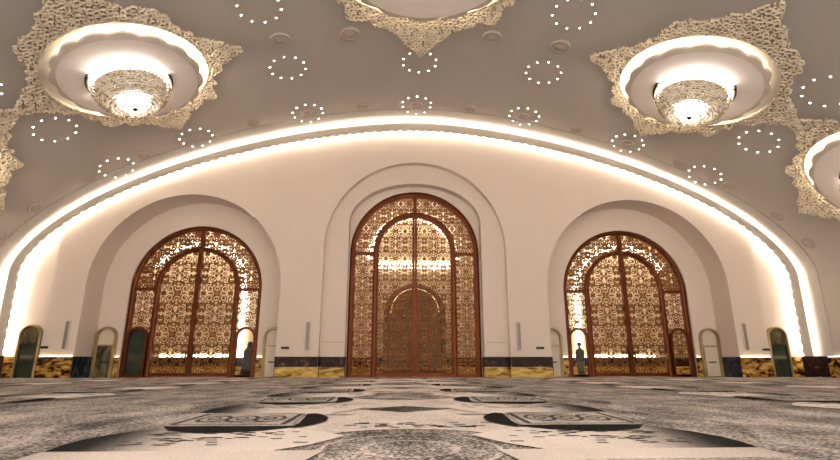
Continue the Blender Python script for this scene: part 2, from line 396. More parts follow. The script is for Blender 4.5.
# ------------------------------------------------------------------ the great lit arch
arch = empty('arch_moulding', (0, WALL, 0), 'huge back-lit scalloped arch moulding framing the end wall', 'moulding')
def arch_curve(off, n=400, zmin=1.0):
    tt = np.linspace(-PI/2, PI/2, n); X = (A+off)*np.sign(np.sin(tt))*np.abs(np.sin(tt))**(2/N); Z = Z0+(B+off)*np.abs(np.cos(tt))**(2/N)
    lo = np.linspace(zmin, Z0, 24)[:-1]
    X = np.r_[np.full(23, -A-off), X, np.full(23, A+off)]; Z = np.r_[lo, Z, lo[::-1]]
    s = np.r_[0, np.cumsum(np.hypot(np.diff(X), np.diff(Z)))]
    m = int(s[-1]/.05); q = np.linspace(0, s[-1], m); return q, np.interp(q, s, X), np.interp(q, s, Z)
Yf, Yb = 24.62-WALL, 24.75-WALL
q, xo, zo = arch_curve(-.10); _, xi, zi = (lambda r: (r[0], np.interp(np.linspace(0, 1, len(q)), np.linspace(0, 1, len(r[0])), r[1]), np.interp(np.linspace(0, 1, len(q)), np.linspace(0, 1, len(r[0])), r[2])))(arch_curve(-.37))
sc = .5+.5*np.abs(np.cos(q/.46*PI)); dx, dz = xi-xo, zi-zo; l = np.hypot(dx, dz); ex, ez = dx/l, dz/l
xs_, zs_ = xi+ex*.15*sc, zi+ez*.15*sc
mb = MB(); k = len(q)
v = [p for j in range(k) for p in ((xo[j], Yb, zo[j]), (xo[j], Yf, zo[j]), (xi[j], Yf-.03, zi[j]), (xs_[j], Yf+.02, zs_[j]), (xs_[j], Yb, zs_[j]))]
mb.add(v, [(5*j+a_, 5*j+(a_+1) % 5, 5*j+5+(a_+1) % 5, 5*j+5+a_) for j in range(k-1) for a_ in range(5)])
mb.build('moulding', M['moulding'], arch)
mb = MB(); qq, xb, zb = arch_curve(-.39)
for j in range(4, len(qq), 9): mb.octa((xb[j], Yb+.03, zb[j]), .075, .075)
o = mb.build('bead_row', M['white'], arch); o['label'] = 'row of small brightly lit beads'
_, x0, z0 = arch_curve(-.28, zmin=1.0); _, x1, z1 = arch_curve(-.23, zmin=1.0); kk = min(len(x0), len(x1))
x1 = np.interp(np.linspace(0, 1, kk), np.linspace(0, 1, len(x1)), x1); z1 = np.interp(np.linspace(0, 1, kk), np.linspace(0, 1, len(z1)), z1); x0 = x0[:kk] if len(x0) == kk else np.interp(np.linspace(0, 1, kk), np.linspace(0, 1, len(x0)), x0); z0 = z0[:kk] if len(z0) == kk else np.interp(np.linspace(0, 1, kk), np.linspace(0, 1, len(z0)), z0)
st = 8; x0, z0, x1, z1 = x0[::st], z0[::st], x1[::st], z1[::st]; kk = len(x0)
mb = MB(); v = [p for j in range(kk) for p in ((x0[j], -.15, z0[j]), (x1[j], -.15, z1[j]), (x1[j], -.11, z1[j]), (x0[j], -.11, z0[j]))]
mb.add(v, [(4*j+a_, 4*j+(a_+1) % 4, 4*j+4+(a_+1) % 4, 4*j+4+a_) for j in range(kk-1) for a_ in range(4)])
o = mb.build('light_strip', M['led'], arch); o['label'] = 'glowing warm white cove light'
for sg, s in ((-1, 'left'), (1, 'right')):
    mb = MB(); c = sg*(A+.0)
    mb.box(min(c-sg*.62, c+sg*.36), max(c-sg*.62, c+sg*.36), 24.36, 24.72, .035, 1.0)
    tag(mb.build('arch_plinth', M['dark_marble']), 'dark veined marble plinth under the %s foot of the great arch' % s, 'plinth')

# ------------------------------------------------------------------ lattice doors
CELL = .025
def bar(mb, hw, zs, w, y0, y1, z0=0.):
    P_, Nn = arch_path(hw, zs, z0); mb.sweep(P_, Nn, [(0, y0), (0, y1), (w*.25, y0-.03), (w*.75, y0-.03), (w, y0), (w, y1)][:0] or [(0, y1), (0, y0), (w*.3, y0-.03), (w*.7, y0-.03), (w, y0), (w, y1)])
def door_set(x, y, ow, zs, iw, izs, fw, per, lw, per2, wickets, label, name):
    """an arched metal screen: outer frame, inner arched pair of leaves, side panels, fanlight; optional wicket doors"""
    root = empty(name, (x, y+.12, 0), label, 'door'); root['kind'] = 'structure'
    mb = MB(); bar(mb, ow, zs, fw, 0, .26); mb.build('frame', M['copper'], root)
    mb = MB(); bar(mb, iw+fw*.5, izs, fw, -.02, .24); mb.build('inner_frame', M['copper'], root)
    for sg in (-1, 1):
        mb = MB(); a0, a1 = sg*(iw+fw*.4), sg*(ow-fw*.6); mb.box(min(a0, a1), max(a0, a1), -.01, .2, zs-.07, zs+.07); mb.build('transom_bar', M['copper'], root)
        mb = MB(); mb.box(min(a0, a1), max(a0, a1), -.01, .2, 0, .12); mb.build('bottom_rail', M['copper'], root)
    mb = MB(); mb.box(-.09, .09, -.01, .2, izs+iw, zs+ow-fw*.6); mb.build('mullion', M['copper'], root)
    place = lambda u, v, d: np.stack([u, .08+d+0*u, v], 1)
    cell = CELL
    # fanlight, two halves
    for sg in (-1, 1):
        def sdf(u, v):
            r = np.hypot(u, np.maximum(v-zs, 0)); ri = np.hypot(u, np.maximum(v-izs, 0))
            inside = np.maximum(r-(ow-fw*.5), (iw+fw*.2)-np.where(v > izs, ri, np.abs(u)))
            return np.maximum(arab(u+.3, v-zs, per2)-lw*1.3, np.maximum(inside, .05-sg*u))
        sheet('fanlight_lattice', min(0, sg*ow), max(0, sg*ow), zs+.03, zs+ow, cell, sdf, place, .035, M['lattice'], root)
    # side panels
    for sg in (-1, 1):
        c = sg*(iw+ow)/2; h = (ow-iw)/2-fw*.4; wk = wickets.get(sg)
        def sdf(u, v):
            r = np.maximum(arab(u-c, v+.2, per2)-lw*(1.0 if not wickets else .72), np.abs(u-c)-h-.02)
            if wk: r = np.maximum(r, -np.where(v < 1.95, np.abs(u-c)-.46, np.hypot(u-c, v-1.95)-.46))
            return r
        sheet('side_lattice', c-h-.02, c+h+.02, .08, zs-.04, cell, sdf, place, .035, M['lattice'], root)
        if wk:
            w = empty('wicket_door', (c, 0, 0)); w.parent = root; w['label'] = wk[0]
            mb = MB(); P_, Nn = arch_path(.52, 1.95, 0, 20); mb.sweep(P_, Nn, [(0, .16), (0, -.05), (.11, -.05), (.11, .16)]); mb.build('wicket_frame', M['copper'], w)
            mb = MB(); n = 20; v = [(-.42, .10, .04), (.42, .10, .04)]+[(.42*math.cos(PI*q_/n), .10, 1.95+.42*math.sin(PI*q_/n)) for q_ in range(n+1)]
            v2 = v+[(p[0], .12, p[2]) for p in v]; m_ = len(v)
            mb.add(v2, [tuple(range(m_)), tuple(range(2*m_-1, m_-1, -1))]+[(q_, (q_+1) % m_, m_+(q_+1) % m_, m_+q_) for q_ in range(m_)])
            mb.build('wicket_glass', M['greenglass'] if wk[1] else M['glass'], w)
            if not wk[1]:
                mb = MB(); mb.box(-.42, .42, -.01, .1, 0, .1); mb.build('wicket_rail', M['copper'], w)
                if wk[2]:
                    f = lambda u, v: np.maximum(arab(u, v, .42)-.016, np.where(v < 1.95, np.abs(u)-.42, np.hypot(u, v-1.95)-.42))
                    sheet('wicket_lattice', -.42, .42, .9, 2.4, cell, f, lambda u, v, d: np.stack([u, .04+d+0*u, v], 1), .03, M['lattice'], w)
    # the two leaves
    for sg in (-1, 1):
        leaf = empty('door_leaf', (0, 0, 0)); leaf.parent = root
        mb = MB(); mb.box(min(sg*.005, sg*.12), max(sg*.005, sg*.12), -.05, .16, .02, izs+iw-.04); mb.box(min(sg*.12, sg*(iw-fw*.4)), max(sg*.12, sg*(iw-fw*.4)), -.02, .16, .02, .2)
        mb.build('leaf_stile', M['copper'], leaf)
        def sdf(u, v):
            r = np.where(v < izs, np.abs(u), np.hypot(u, np.maximum(v-izs, 0)))-(iw-fw*.3)
            return np.maximum(arab(u-sg*(iw*.5), v, per)-lw, np.maximum(r, .1-sg*u))
        sheet('leaf_lattice', min(0, sg*iw), max(0, sg*iw), .18, izs+iw, cell, sdf, place, .035, M['lattice'], leaf)
        mb = MB(); n = 24; v = [(sg*.1, .14, .1), (sg*(iw-.05), .14, .1)]+[(sg*(iw-.05)*math.cos(PI/2*q_/n), .14, izs+(iw-.05)*math.sin(PI/2*q_/n)) for q_ in range(n+1)][:-1]+[(sg*.1, .14, izs+iw-.06)]
        m_ = len(v); mb.add(v+[(p[0], .152, p[2]) for p in v], [tuple(range(m_)), tuple(range(2*m_-1, m_-1, -1))]+[(q_, (q_+1) % m_, m_+(q_+1) % m_, m_+q_) for q_ in range(m_)])
        mb.build('leaf_glass', M['glass'], leaf)
        mb = MB(); hx = sg*.17
        mb.box(hx-.035, hx+.035, -.12, -.07, .75, 1.25); mb.box(hx-.02, hx+.02, -.07, .0, .82, .87); mb.box(hx-.02, hx+.02, -.07, .0, 1.13, 1.18)
        mb.build('door_handle', M['dark'] if name != 'door_1' else M['copper'], leaf)
    return root
door_set(0, CDOORY, CW, CDZ, 2.03, 6.35, .27, .50, .0165, .46, {}, 'tall central arched copper lattice double door', 'door_1')
door_set(-DX, DOORY, DW, DZ, 2.03, 4.5, .2, .70, .0205, .5, {-1: ('wicket door with dark green glass', True, False), 1: ('clear glass wicket door with a figure behind', False, False)},
         'arched copper lattice double door in left niche with one dark wicket', 'door_2')
door_set(DX, DOORY, DW, DZ, 2.03, 4.5, .2, .70, .0205, .5, {-1: ('clear glass wicket door with a figure behind', False, False), 1: ('latticed wicket door', False, True)},
         'arched copper lattice double door in right niche with clear and latticed wickets', 'door_3')

# ------------------------------------------------------------------ vestibules seen through the lattice
def vestibule(nm, x, y, hw, h, depth, arc):
    mb = MB(); y1 = y+depth
    for a_, b_ in ((x-hw-.15, x-hw), (x+hw, x+hw+.15)): mb.box(a_, b_, y+.02, y1, 0, h)
    mb.box(x-hw, x+hw, y1, y1+.15, 0, h); mb.box(x-hw-.15, x+hw+.15, y+.02, y1+.15, h, h+.15)
    struct(mb.build('wall_vestibule_'+nm, M['vest']))
    mb = MB(); mb.box(x-hw, x+hw, y1-.06, y1, 0, .5, 1); mb.box(x-hw, x+hw, y1-.065, y1, .5, 1.0, 0)
    struct(mb.build('baseboard_vestibule_'+nm, [M['dark_marble'], M['gold_marble']]))
    r, zs = arc
    mb = MB(); P_, Nn = arch_path(r, zs, 1.02 if x else zs); xc = x+math.copysign(1.5, x)*(x != 0); P_ = [(p[0]+xc, y1-.25, p[2]) for p in P_]
    if x: P_, Nn = (P_[8:], Nn[8:]) if x < 0 else (P_[:-8], Nn[:-8])
    mb.sweep(P_, Nn, [(0, 0), (.34, 0), (.34, .06), (0, .06)])
    if x: mb.box(x-3.2, x+3.2, y1-.12, y1-.07, 1.02, 1.16)
    if not x: mb.box(-2.3, 2.3, y1-.25, y1-.19, 6.3, 6.75)
    tag(mb.build('vestibule_light', M['led_vest']), 'arched line of light behind the %s lattice door' % nm, 'strip light', 'vestibule lights')
def vest_fill(x, y, z, w, d, where):  # overhead fill light, added to brighten the vestibule walls behind the lattice
    root = empty('fill_panel', (x, y, z), 'added warm fill light overhead behind the %s lattice door' % where, 'fill light', 'vestibule fill lights')
    mb = MB(); mb.box(-w/2, w/2, -d/2, d/2, -.06, 0); mb.build('housing', M['white'], root)
    mb = MB(); mb.box(-w/2+.05, w/2-.05, -d/2+.05, d/2-.05, -.08, -.06); mb.build('diffuser', M['vfill'], root)
vest_fill(-DX, DOORY+2.2, 9.2, 5, 1.2, 'left'); vest_fill(DX, DOORY+2.2, 9.2, 5, 1.2, 'right'); vest_fill(0, CDOORY+2.4, 11, 5, 1.2, 'central')
vestibule('left', -DX, DOORY+.45, 5.8, 9.2, 3.6, (3.0, 4.9))
vestibule('right', DX, DOORY+.45, 5.8, 9.2, 3.6, (3.0, 4.9))
vestibule('central', 0, CDOORY+.45, 4.6, 11.0, 4.4, (2.8, 6.9))

# carved wooden inner door behind the central one
iy = CDOORY+.45+4.4-.1
root = empty('door_4', (.15, iy, 0), 'carved wooden arched door seen through the central lattice', 'door'); root['kind'] = 'structure'
mb = MB(); P_, Nn = arch_path(1.85, 3.5, 0); mb.sweep(P_, Nn, [(0, .0), (0, -.22), (.12, -.26), (.24, -.22), (.3, .0)]); mb.build('frame', M['wood'], root)
for sg in (-1, 1):
    leaf = empty('door_leaf', (0, 0, 0)); leaf.parent = root
    mb = MB(); n = 20; w = 1.56; v = [(sg*.01, -.1, 0), (sg*w, -.1, 0)]+[(sg*w*math.cos(PI/2*q_/n), -.1, 3.5+w*math.sin(PI/2*q_/n)) for q_ in range(n)]+[(sg*.01, -.1, 3.5+w)]
    m_ = len(v); mb.add(v+[(p[0], -.02, p[2]) for p in v], [tuple(range(m_)), tuple(range(2*m_-1, m_-1, -1))]+[(q_, (q_+1) % m_, m_+(q_+1) % m_, m_+q_) for q_ in range(m_)])
    mb.build('leaf_board', M['wood'], leaf)
    mb = MB()
    for z_0, z_1 in ((.25, 1.1), (1.25, 2.3), (2.45, 3.4)):
        a0, a1 = sg*.25, sg*1.3; mb.box(min(a0, a1), max(a0, a1), -.14, -.1, z_0, z_1)
    mb.build('carved_panel', M['wooddark'], leaf)
    sheet('carving', min(sg*.28, sg*1.27), max(sg*.28, sg*1.27), .3, 3.35, .04, lambda u, v: arab(u, v, .5)-.03, lambda u, v, d: np.stack([u, -.18+d+0*u, v], 1), .04, M['wood'], leaf)
mb = MB(); P_, Nn = arch_path(1.45, 3.6, 3.6); mb.sweep(P_, Nn, [(0, -.30), (.03, -.30), (.03, -.28), (0, -.28)])
mb.build('arch_light', M['arch_dim'], root)

# ------------------------------------------------------------------ small arched brass fittings along the wall
def cabinet(x, y, label, kind):
    root = empty('arched_cabinet', (x, y, 0), label, 'cabinet', 'arched brass framed cabinets')
    mb = MB(); P_, Nn = arch_path(.52, 1.94, 0, 24); mb.sweep(P_, Nn, [(0, 0), (0, -.16), (.04, -.2), (.09, -.2), (.11, -.16), (.11, 0)]); mb.build('frame', M['brass'], root)
    mb = MB(); n = 20; m1 = {'cream': M['cream'], 'olive': M['cream'], 'green': M['olive']}[kind]
    v = [(.41, -.03, 1.56), (-.41, -.03, 1.56)][::-1]+[(.41*math.cos(PI*q_/n), -.03, 1.94+.41*math.sin(PI*q_/n)) for q_ in range(n+1)]
    m_ = len(v); mb.add(v+[(p[0], 0, p[2]) for p in v], [tuple(range(m_)), tuple(range(2*m_-1, m_-1, -1))]+[(q_, (q_+1) % m_, m_+(q_+1) % m_, m_+q_) for q_ in range(m_)])
    mb.build('arched_head', m1, root)
    mb = MB(); mb.box(-.39, .39, -.1, 0, .03, 1.52); pm = {'cream': M['cream'], 'olive': M['olive'], 'green': M['greenglass']}[kind]
    d = mb.build('panel', pm, root)
    mb = MB(); mb.box(-.41, .41, -.13, -.02, 1.5, 1.57); mb.box(-.41, -.35, -.13, -.02, .02, 1.5); mb.box(.35, .41, -.13, -.02, .02, 1.5); mb.build('panel_frame', M['brass'] if kind != 'green' else M['dark'], d)
    mb = MB(); mb.box(-.2, .2, -.135, -.1, .70, .76); mb.build('slot', M['dark'], d)
cabinet(-DX-4.1, DOORY, 'brass framed cabinet with olive panel, left of the left niche door', 'olive')
cabinet(-DX+4.2, DOORY, 'brass framed cream cabinet half hidden by right jamb of the left niche', 'cream')
cabinet(DX-4.2, DOORY, 'brass framed cream cabinet half hidden by left jamb of the right niche', 'cream')
cabinet(DX+4.15, DOORY, 'brass framed cream cabinet right of the right niche door', 'cream')
cabinet(-18.12, WALL+STEP, 'brass framed dark green cabinet at the left foot of the great arch', 'green')
cabinet(18.05, WALL+STEP, 'brass framed dark green cabinet at the right foot of the great arch', 'green')

for x, lab in ((-16.42, 'grey column speaker on the pier left of the left niche'), (-5.15, 'grey column speaker on the wall left of the central door'),
               (5.05, 'grey column speaker on the wall right of the central door'), (16.35, 'grey column speaker on the pier right of the right niche')):
    root = empty('column_speaker', (x, WALL, 1.28), lab, 'speaker', 'column speakers')
    mb = MB(); mb.box(-.09, .09, -.13, -.03, 0, 1.34); mb.build('body', M['white'], root)
    mb = MB(); mb.box(-.075, .075, -.145, -.13, .03, 1.31); mb.build('grille', M['grey'], root)
    mb = MB(); mb.box(-.05, .05, -.03, 0, .2, .26); mb.build('bracket', M['dark'], root)
    mb = MB(); mb.box(-.05, .05, -.03, 0, 1.08, 1.14); mb.build('bracket', M['dark'], root)
for x, y, z, w, h, lab in ((-6.2, WALL, 1.38, .38, .12, 'black wall plate left of the central door'), (6.08, WALL, 1.39, .38, .12, 'black wall plate right of the central door'),
                        (-17.36, WALL, 1.39, .34, .11, 'black wall plate on the pier at far left'), (17.36, WALL, 1.33, .36, .10, 'black wall plate on the pier at far right'),
                        (-17.36, WALL-.06, .88, .2, .08, 'small dark plate below the black plate at far left'), (17.36, WALL-.06, .84, .2, .07, 'small dark plate below the black plate at far right')):
    root = empty('wall_plate', (x, y, z), lab, 'wall plate', 'black wall plates')
    mb = MB(); mb.box(-w/2, w/2, -.03, 0, -h/2, h/2); mb.build('plate', M['dark'], root)
    mb = MB(); mb.box(-w*.32, w*.1, -.036, -.03, -h*.2, h*.2); mb.build('screen', M['greenglass'], root)

# ------------------------------------------------------------------ ceiling medallions and chandeliers
TABLE = ([0, 7, 16, 28, 42, 51, 60, 72, 82, 90], [4.4, 3.8, 3.32, 3.08, 3.28, 3.66, 3.46, 3.62, 4.05, 4.72])
def star(phi, k, tip):
    a_ = np.abs(phi) % PI; a_ = np.where(a_ > PI/2, PI-a_, a_); r = np.interp(np.degrees(a_), TABLE[0], TABLE[1])
    return r*k+.06*np.sin(23*phi)+.045*np.sin(41*phi+1)+(np.degrees(a_) > 80)*(np.degrees(a_)-80)/10*tip
def curl_field(R, cell=.20):
    """scatter of small C scrolls: distance field on a grid"""
    n = int(2*R/.020)+1; g = np.full((n, n), 9.0); ax = np.linspace(-R, R, n)
    k = int(2*R/cell)
    for i in range(k+1):
        for j in range(k+1):
            cx, cy = -R+(i+.5*(j % 2)+rng.uniform(-.25, .25))*cell, -R+(j+rng.uniform(-.25, .25))*cell
            r = rng.uniform(.085, .135); L = spiral(cx, cy, r*.55, r, rng.uniform(0, 6.28), rng.choice([-1, 1])*rng.uniform(.8, 1.05), 12)
            i0, i1 = np.searchsorted(ax, (cx-r-.08, cx+r+.08)); j0, j1 = np.searchsorted(ax, (cy-r-.08, cy+r+.08))
            if i1 <= i0 or j1 <= j0: continue
            X_, Y2 = np.meshgrid(ax[i0:i1], ax[j0:j1], indexing='ij'); g[i0:i1, j0:j1] = np.minimum(g[i0:i1, j0:j1], polyline_sdf(X_, Y2, [L]))
    def f(u, v):
        x = np.clip((u+R)/(2*R)*(n-1), 0, n-1.001); y = np.clip((v+R)/(2*R)*(n-1), 0, n-1.001); i, j = x.astype(int), y.astype(int); fx, fy = x-i, y-j
        return (g[i, j]*(1-fx)+g[i+1, j]*fx)*(1-fy)+(g[i, j+1]*(1-fx)+g[i+1, j+1]*fx)*fy
    return f
CURLS = curl_field(6.4)
def medallion(s0, y0, k, R, tip, label, ymax=None):
    root = empty('ceiling_medallion', label=label, cat='ceiling medallion', group='ceiling medallions', mat=vframe(s0, y0))
    inv = root.matrix_world.inverted()
    Mi = np.array(inv)
    def place_d(base, sgn=1):
        def place(u, v, d):
            p = vault(s0+u, y0+v, base+sgn*d); return p@Mi[:3, :3].T+Mi[:3, 3]
        return place
    hole = R+.33
    def shape(u, v): return np.maximum(np.hypot(u, v)-star(np.arctan2(v, u), k, tip), hole-np.hypot(u, v))
    Ru, Rv = 4.3*k, 4.9*k+tip
    sheet('relief_ground', -Ru, Ru, -Rv, Rv, .10, lambda u, v: shape(u, v)+.06, place_d(.01), .03, M['backing'], root)
    sheet('scroll_relief', -Ru, Ru, -Rv, Rv, .022, lambda u, v: np.maximum(CURLS(u, v)-.0165, shape(u, v)-.02), place_d(.05), .09, M['relief'], root)
    # cove recess ring, scalloped disc, hidden light ring
    n = 96
    def ring(r0, r1, d0, d1, mat, nm):
        v = []
        for q_ in range(n):
            c, s = math.cos(2*PI*q_/n), math.sin(2*PI*q_/n); v += [vault(s0+r0*c, y0+r0*s, d0), vault(s0+r1*c, y0+r1*s, d1)]
        v = np.array(v)@Mi[:3, :3].T+Mi[:3, 3]
        return mesh(nm, v, [(2*q_, 2*q_+1, (2*q_+3) % (2*n), (2*q_+2) % (2*n)) for q_ in range(n)], mat, root, smooth=True)
    ring(.5, hole+.02, .02, .02, M['trough'], 'cove_recess'); ring(hole, hole+.001, .01, .16, M['relief'], 'recess_edge')
    mb = MB(); v = []; n = 144; D = .46
    prof = [(.80, -.16, 0), (1.0, -.16, 1), (1.0, -.05, 1), (.93, .03, .0), (.9, .035, 0), (.7, .02, 0), (.3, -.01, 0), (.02, -.02, 0)]
    for rr, dd, w in prof:
        for q_ in range(n):
            a_ = 2*PI*q_/n; r = R*rr*(1+.05*w*(abs(math.cos(8*a_))-.6)); v.append((r*math.cos(a_), r*math.sin(a_), D+dd))
    f = [(j*n+q_, j*n+(q_+1) % n, (j+1)*n+(q_+1) % n, (j+1)*n+q_) for j in range(len(prof)-1) for q_ in range(n)]
    mb.add(v, f[:3*n], 1); mb.add(v, f[3*n:], 0)
    mb.v = v; mb.f = f; mb.i = [1]*(3*n)+[0]*(len(f)-3*n)
    tilt = Matrix.Translation((0, 0, D)) @ Matrix.Rotation(.05, 4, 'X') @ Matrix.Rotation(-math.copysign(.06, s0) if s0 else 0, 4, 'Y') @ Matrix.Translation((0, 0, -D))
    mb.build('floating_disc', [M['disc'], M['rim']], root).matrix_local = tilt
    mb = MB(); mb.lathe([(R*.86, D-.20), (R*.90, D-.20), (R*.90, D-.17), (R*.86, D-.17), (R*.86, D-.20)], 48); o = mb.build('light_ring', M['led_disc'], root); o['label'] = 'glowing ring of warm light'; o.matrix_local = tilt
    return root
SPIN = 1
def chandelier(s0, y0, label, first=None):
    Mx = vframe(s0, y0, .46) @ Matrix.Rotation(-math.copysign(.05, s0), 4, 'Y') @ Matrix.Rotation(math.copysign(.40, -s0)*-1*SPIN, 4, 'Z') @ Matrix.Diagonal((.93, .93, .80, 1))
    if first:
        r = first.copy(); COL.objects.link(r); r.matrix_world = Mx; r['label'] = label
        for ch in first.children:
            c = ch.copy(); COL.objects.link(c); c.parent = r
        return r
    root = empty('chandelier', label=label, cat='chandelier', group='crystal chandeliers', mat=Mx)
    for sg in (-1, 1):
        mb = MB(); n = 12; v = []
        for q_ in range(n+1):
            a_ = (q_/n-.5)*.75+(0 if sg > 0 else PI); c, s = math.cos(a_), math.sin(a_)
            for r, z in ((1.40, .02), (1.58, .02), (1.58, .16), (1.40, .22)): v.append((r*c, r*s, z))
        mb.add(v, [(4*q_+j, 4*q_+(j+1) % 4, 4*q_+4+(j+1) % 4, 4*q_+4+j) for q_ in range(n) for j in range(4)]+[(0, 1, 2, 3), tuple(4*n+j for j in (3, 2, 1, 0))])
        mb.build('mounting_bracket', M['dark'], root)
    mb = MB(); mb.lathe([(1.28, .06), (1.40, .12), (1.42, .22), (1.36, .30), (1.2, .30), (1.2, .06), (1.28, .06)], 48); o = mb.build('light_crown', M['bulb'], root, True); o['label'] = 'brilliant white crown of lamps'
    mb = MB()
    for t_, (r, z, ln) in enumerate(((1.45, .10, .08), (1.50, .19, .10), (1.47, .29, .11))):
        for q_ in range(72):
            a_ = 2*PI*(q_+.5*t_)/72; mb.octa((r*math.cos(a_), r*math.sin(a_), z+rng.uniform(-.02, .02)), .035, ln)
    mb.build('crown_drops', M['crystal'], root)
    mb = MB(); ring = MB()
    for t_, z in enumerate(np.linspace(.38, 1.06, 8)):
        r = 1.42-.20*((z-.38)/.68)**1.8
        ring.lathe([(r-.05, z-.010), (r-.03, z-.010), (r-.03, z+.010), (r-.05, z+.010), (r-.05, z-.010)], 60)
        for q_ in range(56):
            a_ = 2*PI*(q_+.5*(t_ % 2))/56; k = rng.uniform(.75, 1.2); mb.octa((r*math.cos(a_), r*math.sin(a_), z), .055*k, .058*k, int(rng.choice([0, 0, 1, 2])))
    mb.build('crystal_basket', [M['crystalgold'], M['brass'], M['white']], root); ring.build('basket_rings', M['brass'], root)
    mb = MB()
    for t_, z in enumerate(np.linspace(1.06, 1.46, 7)):
        r = 1.10*math.sqrt(max(.02, 1-((z-1.0)/.50)**2)); k = max(8, int(r*58))
        for q_ in range(k):
            a_ = 2*PI*(q_+.5*(t_ % 2))/k; mb.octa((r*math.cos(a_), r*math.sin(a_), z), .060*rng.uniform(.95, 1.2), .062, int(rng.choice([0, 0, 1, 2])))
    mb.build('crystal_bowl', [M['crystalgold'], M['brass'], M['white']], root)
    mb = MB(); mb.lathe([(.02, 1.0), (.52, 1.02), (.62, 1.10), (.58, 1.24), (.42, 1.36), (.18, 1.44), (.02, 1.45)], 32); o = mb.build('bowl_lamp', M['bulb'], root, True); o['label'] = 'glowing white lower lamp'
    mb = MB(); mb.lathe([(.02, 1.44), (.09, 1.46), (.12, 1.51), (.08, 1.56), (.05, 1.60), (.01, 1.63)], 16); mb.build('finial', M['dark'], root, True)
    mb = MB(); mb.lathe([(1.02, .30), (1.30, .36), (1.28, .70), (1.10, 1.02), (.75, 1.04)], 40); o = mb.build('inner_drum', M['drum'], root, True); o['label'] = 'softly glowing inner shade'
    return root
MED = 11.15, 17.5
medallion(-11.42, MED[1], 1, 2.5, 0, 'carved gilded ceiling medallion round the left chandelier')
medallion(MED[0], MED[1], 1, 2.5, 0, 'carved gilded ceiling medallion round the right chandelier')
medallion(-19.8, MED[1], 1, 2.5, 0, 'gilded medallion cut by the left edge of the photo')
medallion(19.35, MED[1], 1, 2.5, 0, 'gilded medallion cut by the right edge of the photo')
medallion(0, 13.1, 1.22, 3.1, .35, 'large central medallion with pointed tip, cut by the top of the photo')
ch = chandelier(-11.45, MED[1], 'crystal chandelier under the left ceiling medallion')
chandelier(MED[0], MED[1], 'crystal chandelier under the right ceiling medallion', ch)
chandelier(19.35, MED[1], 'crystal chandelier mostly cut off by the right edge of the photo', ch)

# ------------------------------------------------------------------ downlights and rosettes
mb = MB(); mb.lathe([(.065, 0), (.065, .012), (.036, .016), (.031, .010)], 16, 0); mb.lathe([(.031, .010), (.022, .012), (.001, .012)], 16, 1)
dl_me = mb.build('recessed_downlight', [M['white'], M['lamp']]); dl_mesh = dl_me.data; bpy.data.objects.remove(dl_me)
def downlight(s, y, label, group):
    o = bpy.data.objects.new('recessed_downlight', dl_mesh); link(o); o.matrix_world = vframe(s, y, float(soffit(y))); tag(o, label, 'downlight', group)
RINGS = [(0, 23.5, 'above the crown of the great arch'), (-5.55, 23.45, 'beside the arch, first left of its crown'), (5.55, 23.35, 'beside the arch, first right of its crown'),
         (-11.15, 23.45, 'beside the arch, below the left chandelier'), (11.0, 23.35, 'beside the arch, below the right chandelier'),
         (-15.2, 23.65, 'beside the arch, lowest on the left'), (15.2, 23.5, 'beside the arch, lowest on the right'),
         (0, 19.73, 'at the tip of the central medallion'), (-5.7, 19.4, 'between left and central medallions, middle of three'), (5.45, 19.4, 'between central and right medallions, middle of three'),
         (-15.4, 19.4, 'below left of the left medallion'), (15.2, 19.55, 'below right of the right medallion'),
         (-5.9, 15.55, 'left of the central medallion at the top edge'), (5.5, 15.55, 'right of the central medallion at the top edge'),
         (-15.85, 15.9, 'left of the left medallion at the photo edge'), (14.95, 15.6, 'right of the right medallion at the photo edge')]
for s, y, where in RINGS:
    for q_ in range(10):
        a_ = 2*PI*(q_+.5)/10; u, v = .75*math.cos(a_), .80*math.sin(a_)
        if s == 0 and y < 20 and v < -.45 and abs(u) < .35: continue
        downlight(s+u, y+v, 'small round downlight in the ring '+where, 'downlights of the ring '+where)
def rosette(s, y, r, label):
    root = empty('ceiling_rosette', label=label, cat='ceiling rosette', group='plaster ceiling rosettes', mat=vframe(s, y))
    mb = MB(); mb.lathe([(r, 0), (r, .05), (r*.9, .09), (r*.72, .07), (r*.66, .05)], 24); mb.build('rim', M['trim'], root, True)
    mb = MB(); mb.lathe([(r*.68, .05), (r*.5, .06), (r*.3, .10), (r*.1, .11), (.002, .11)], 24); mb.build('boss', M['trim'], root, True)
for sg, sd in ((-1, 'left'), (1, 'right')):
    for s, lab in ((2.78, 'first %s of the arch crown'), (8.3, 'second %s of the arch crown'), (13.8, 'third %s of the arch crown'), (16.45, 'fourth %s of the arch crown'), (19.2, 'fifth %s of the arch crown'), (21.1, 'lowest one on the %s')):
        rosette(sg*s, 23.45, .30, 'small plaster rosette along the great arch, '+lab % sd)
    rosette(sg*2.85, 17.55, .40, 'large plaster rosette beside the %s flank of the central medallion tip' % sd)
    rosette(sg*5.6, 17.45, .42, 'large plaster rosette near the inner point of the %s medallion' % sd)
for s, y, where in RINGS[:5]: rosette(s, y, .30, 'plaster rosette inside the downlight ring '+where)

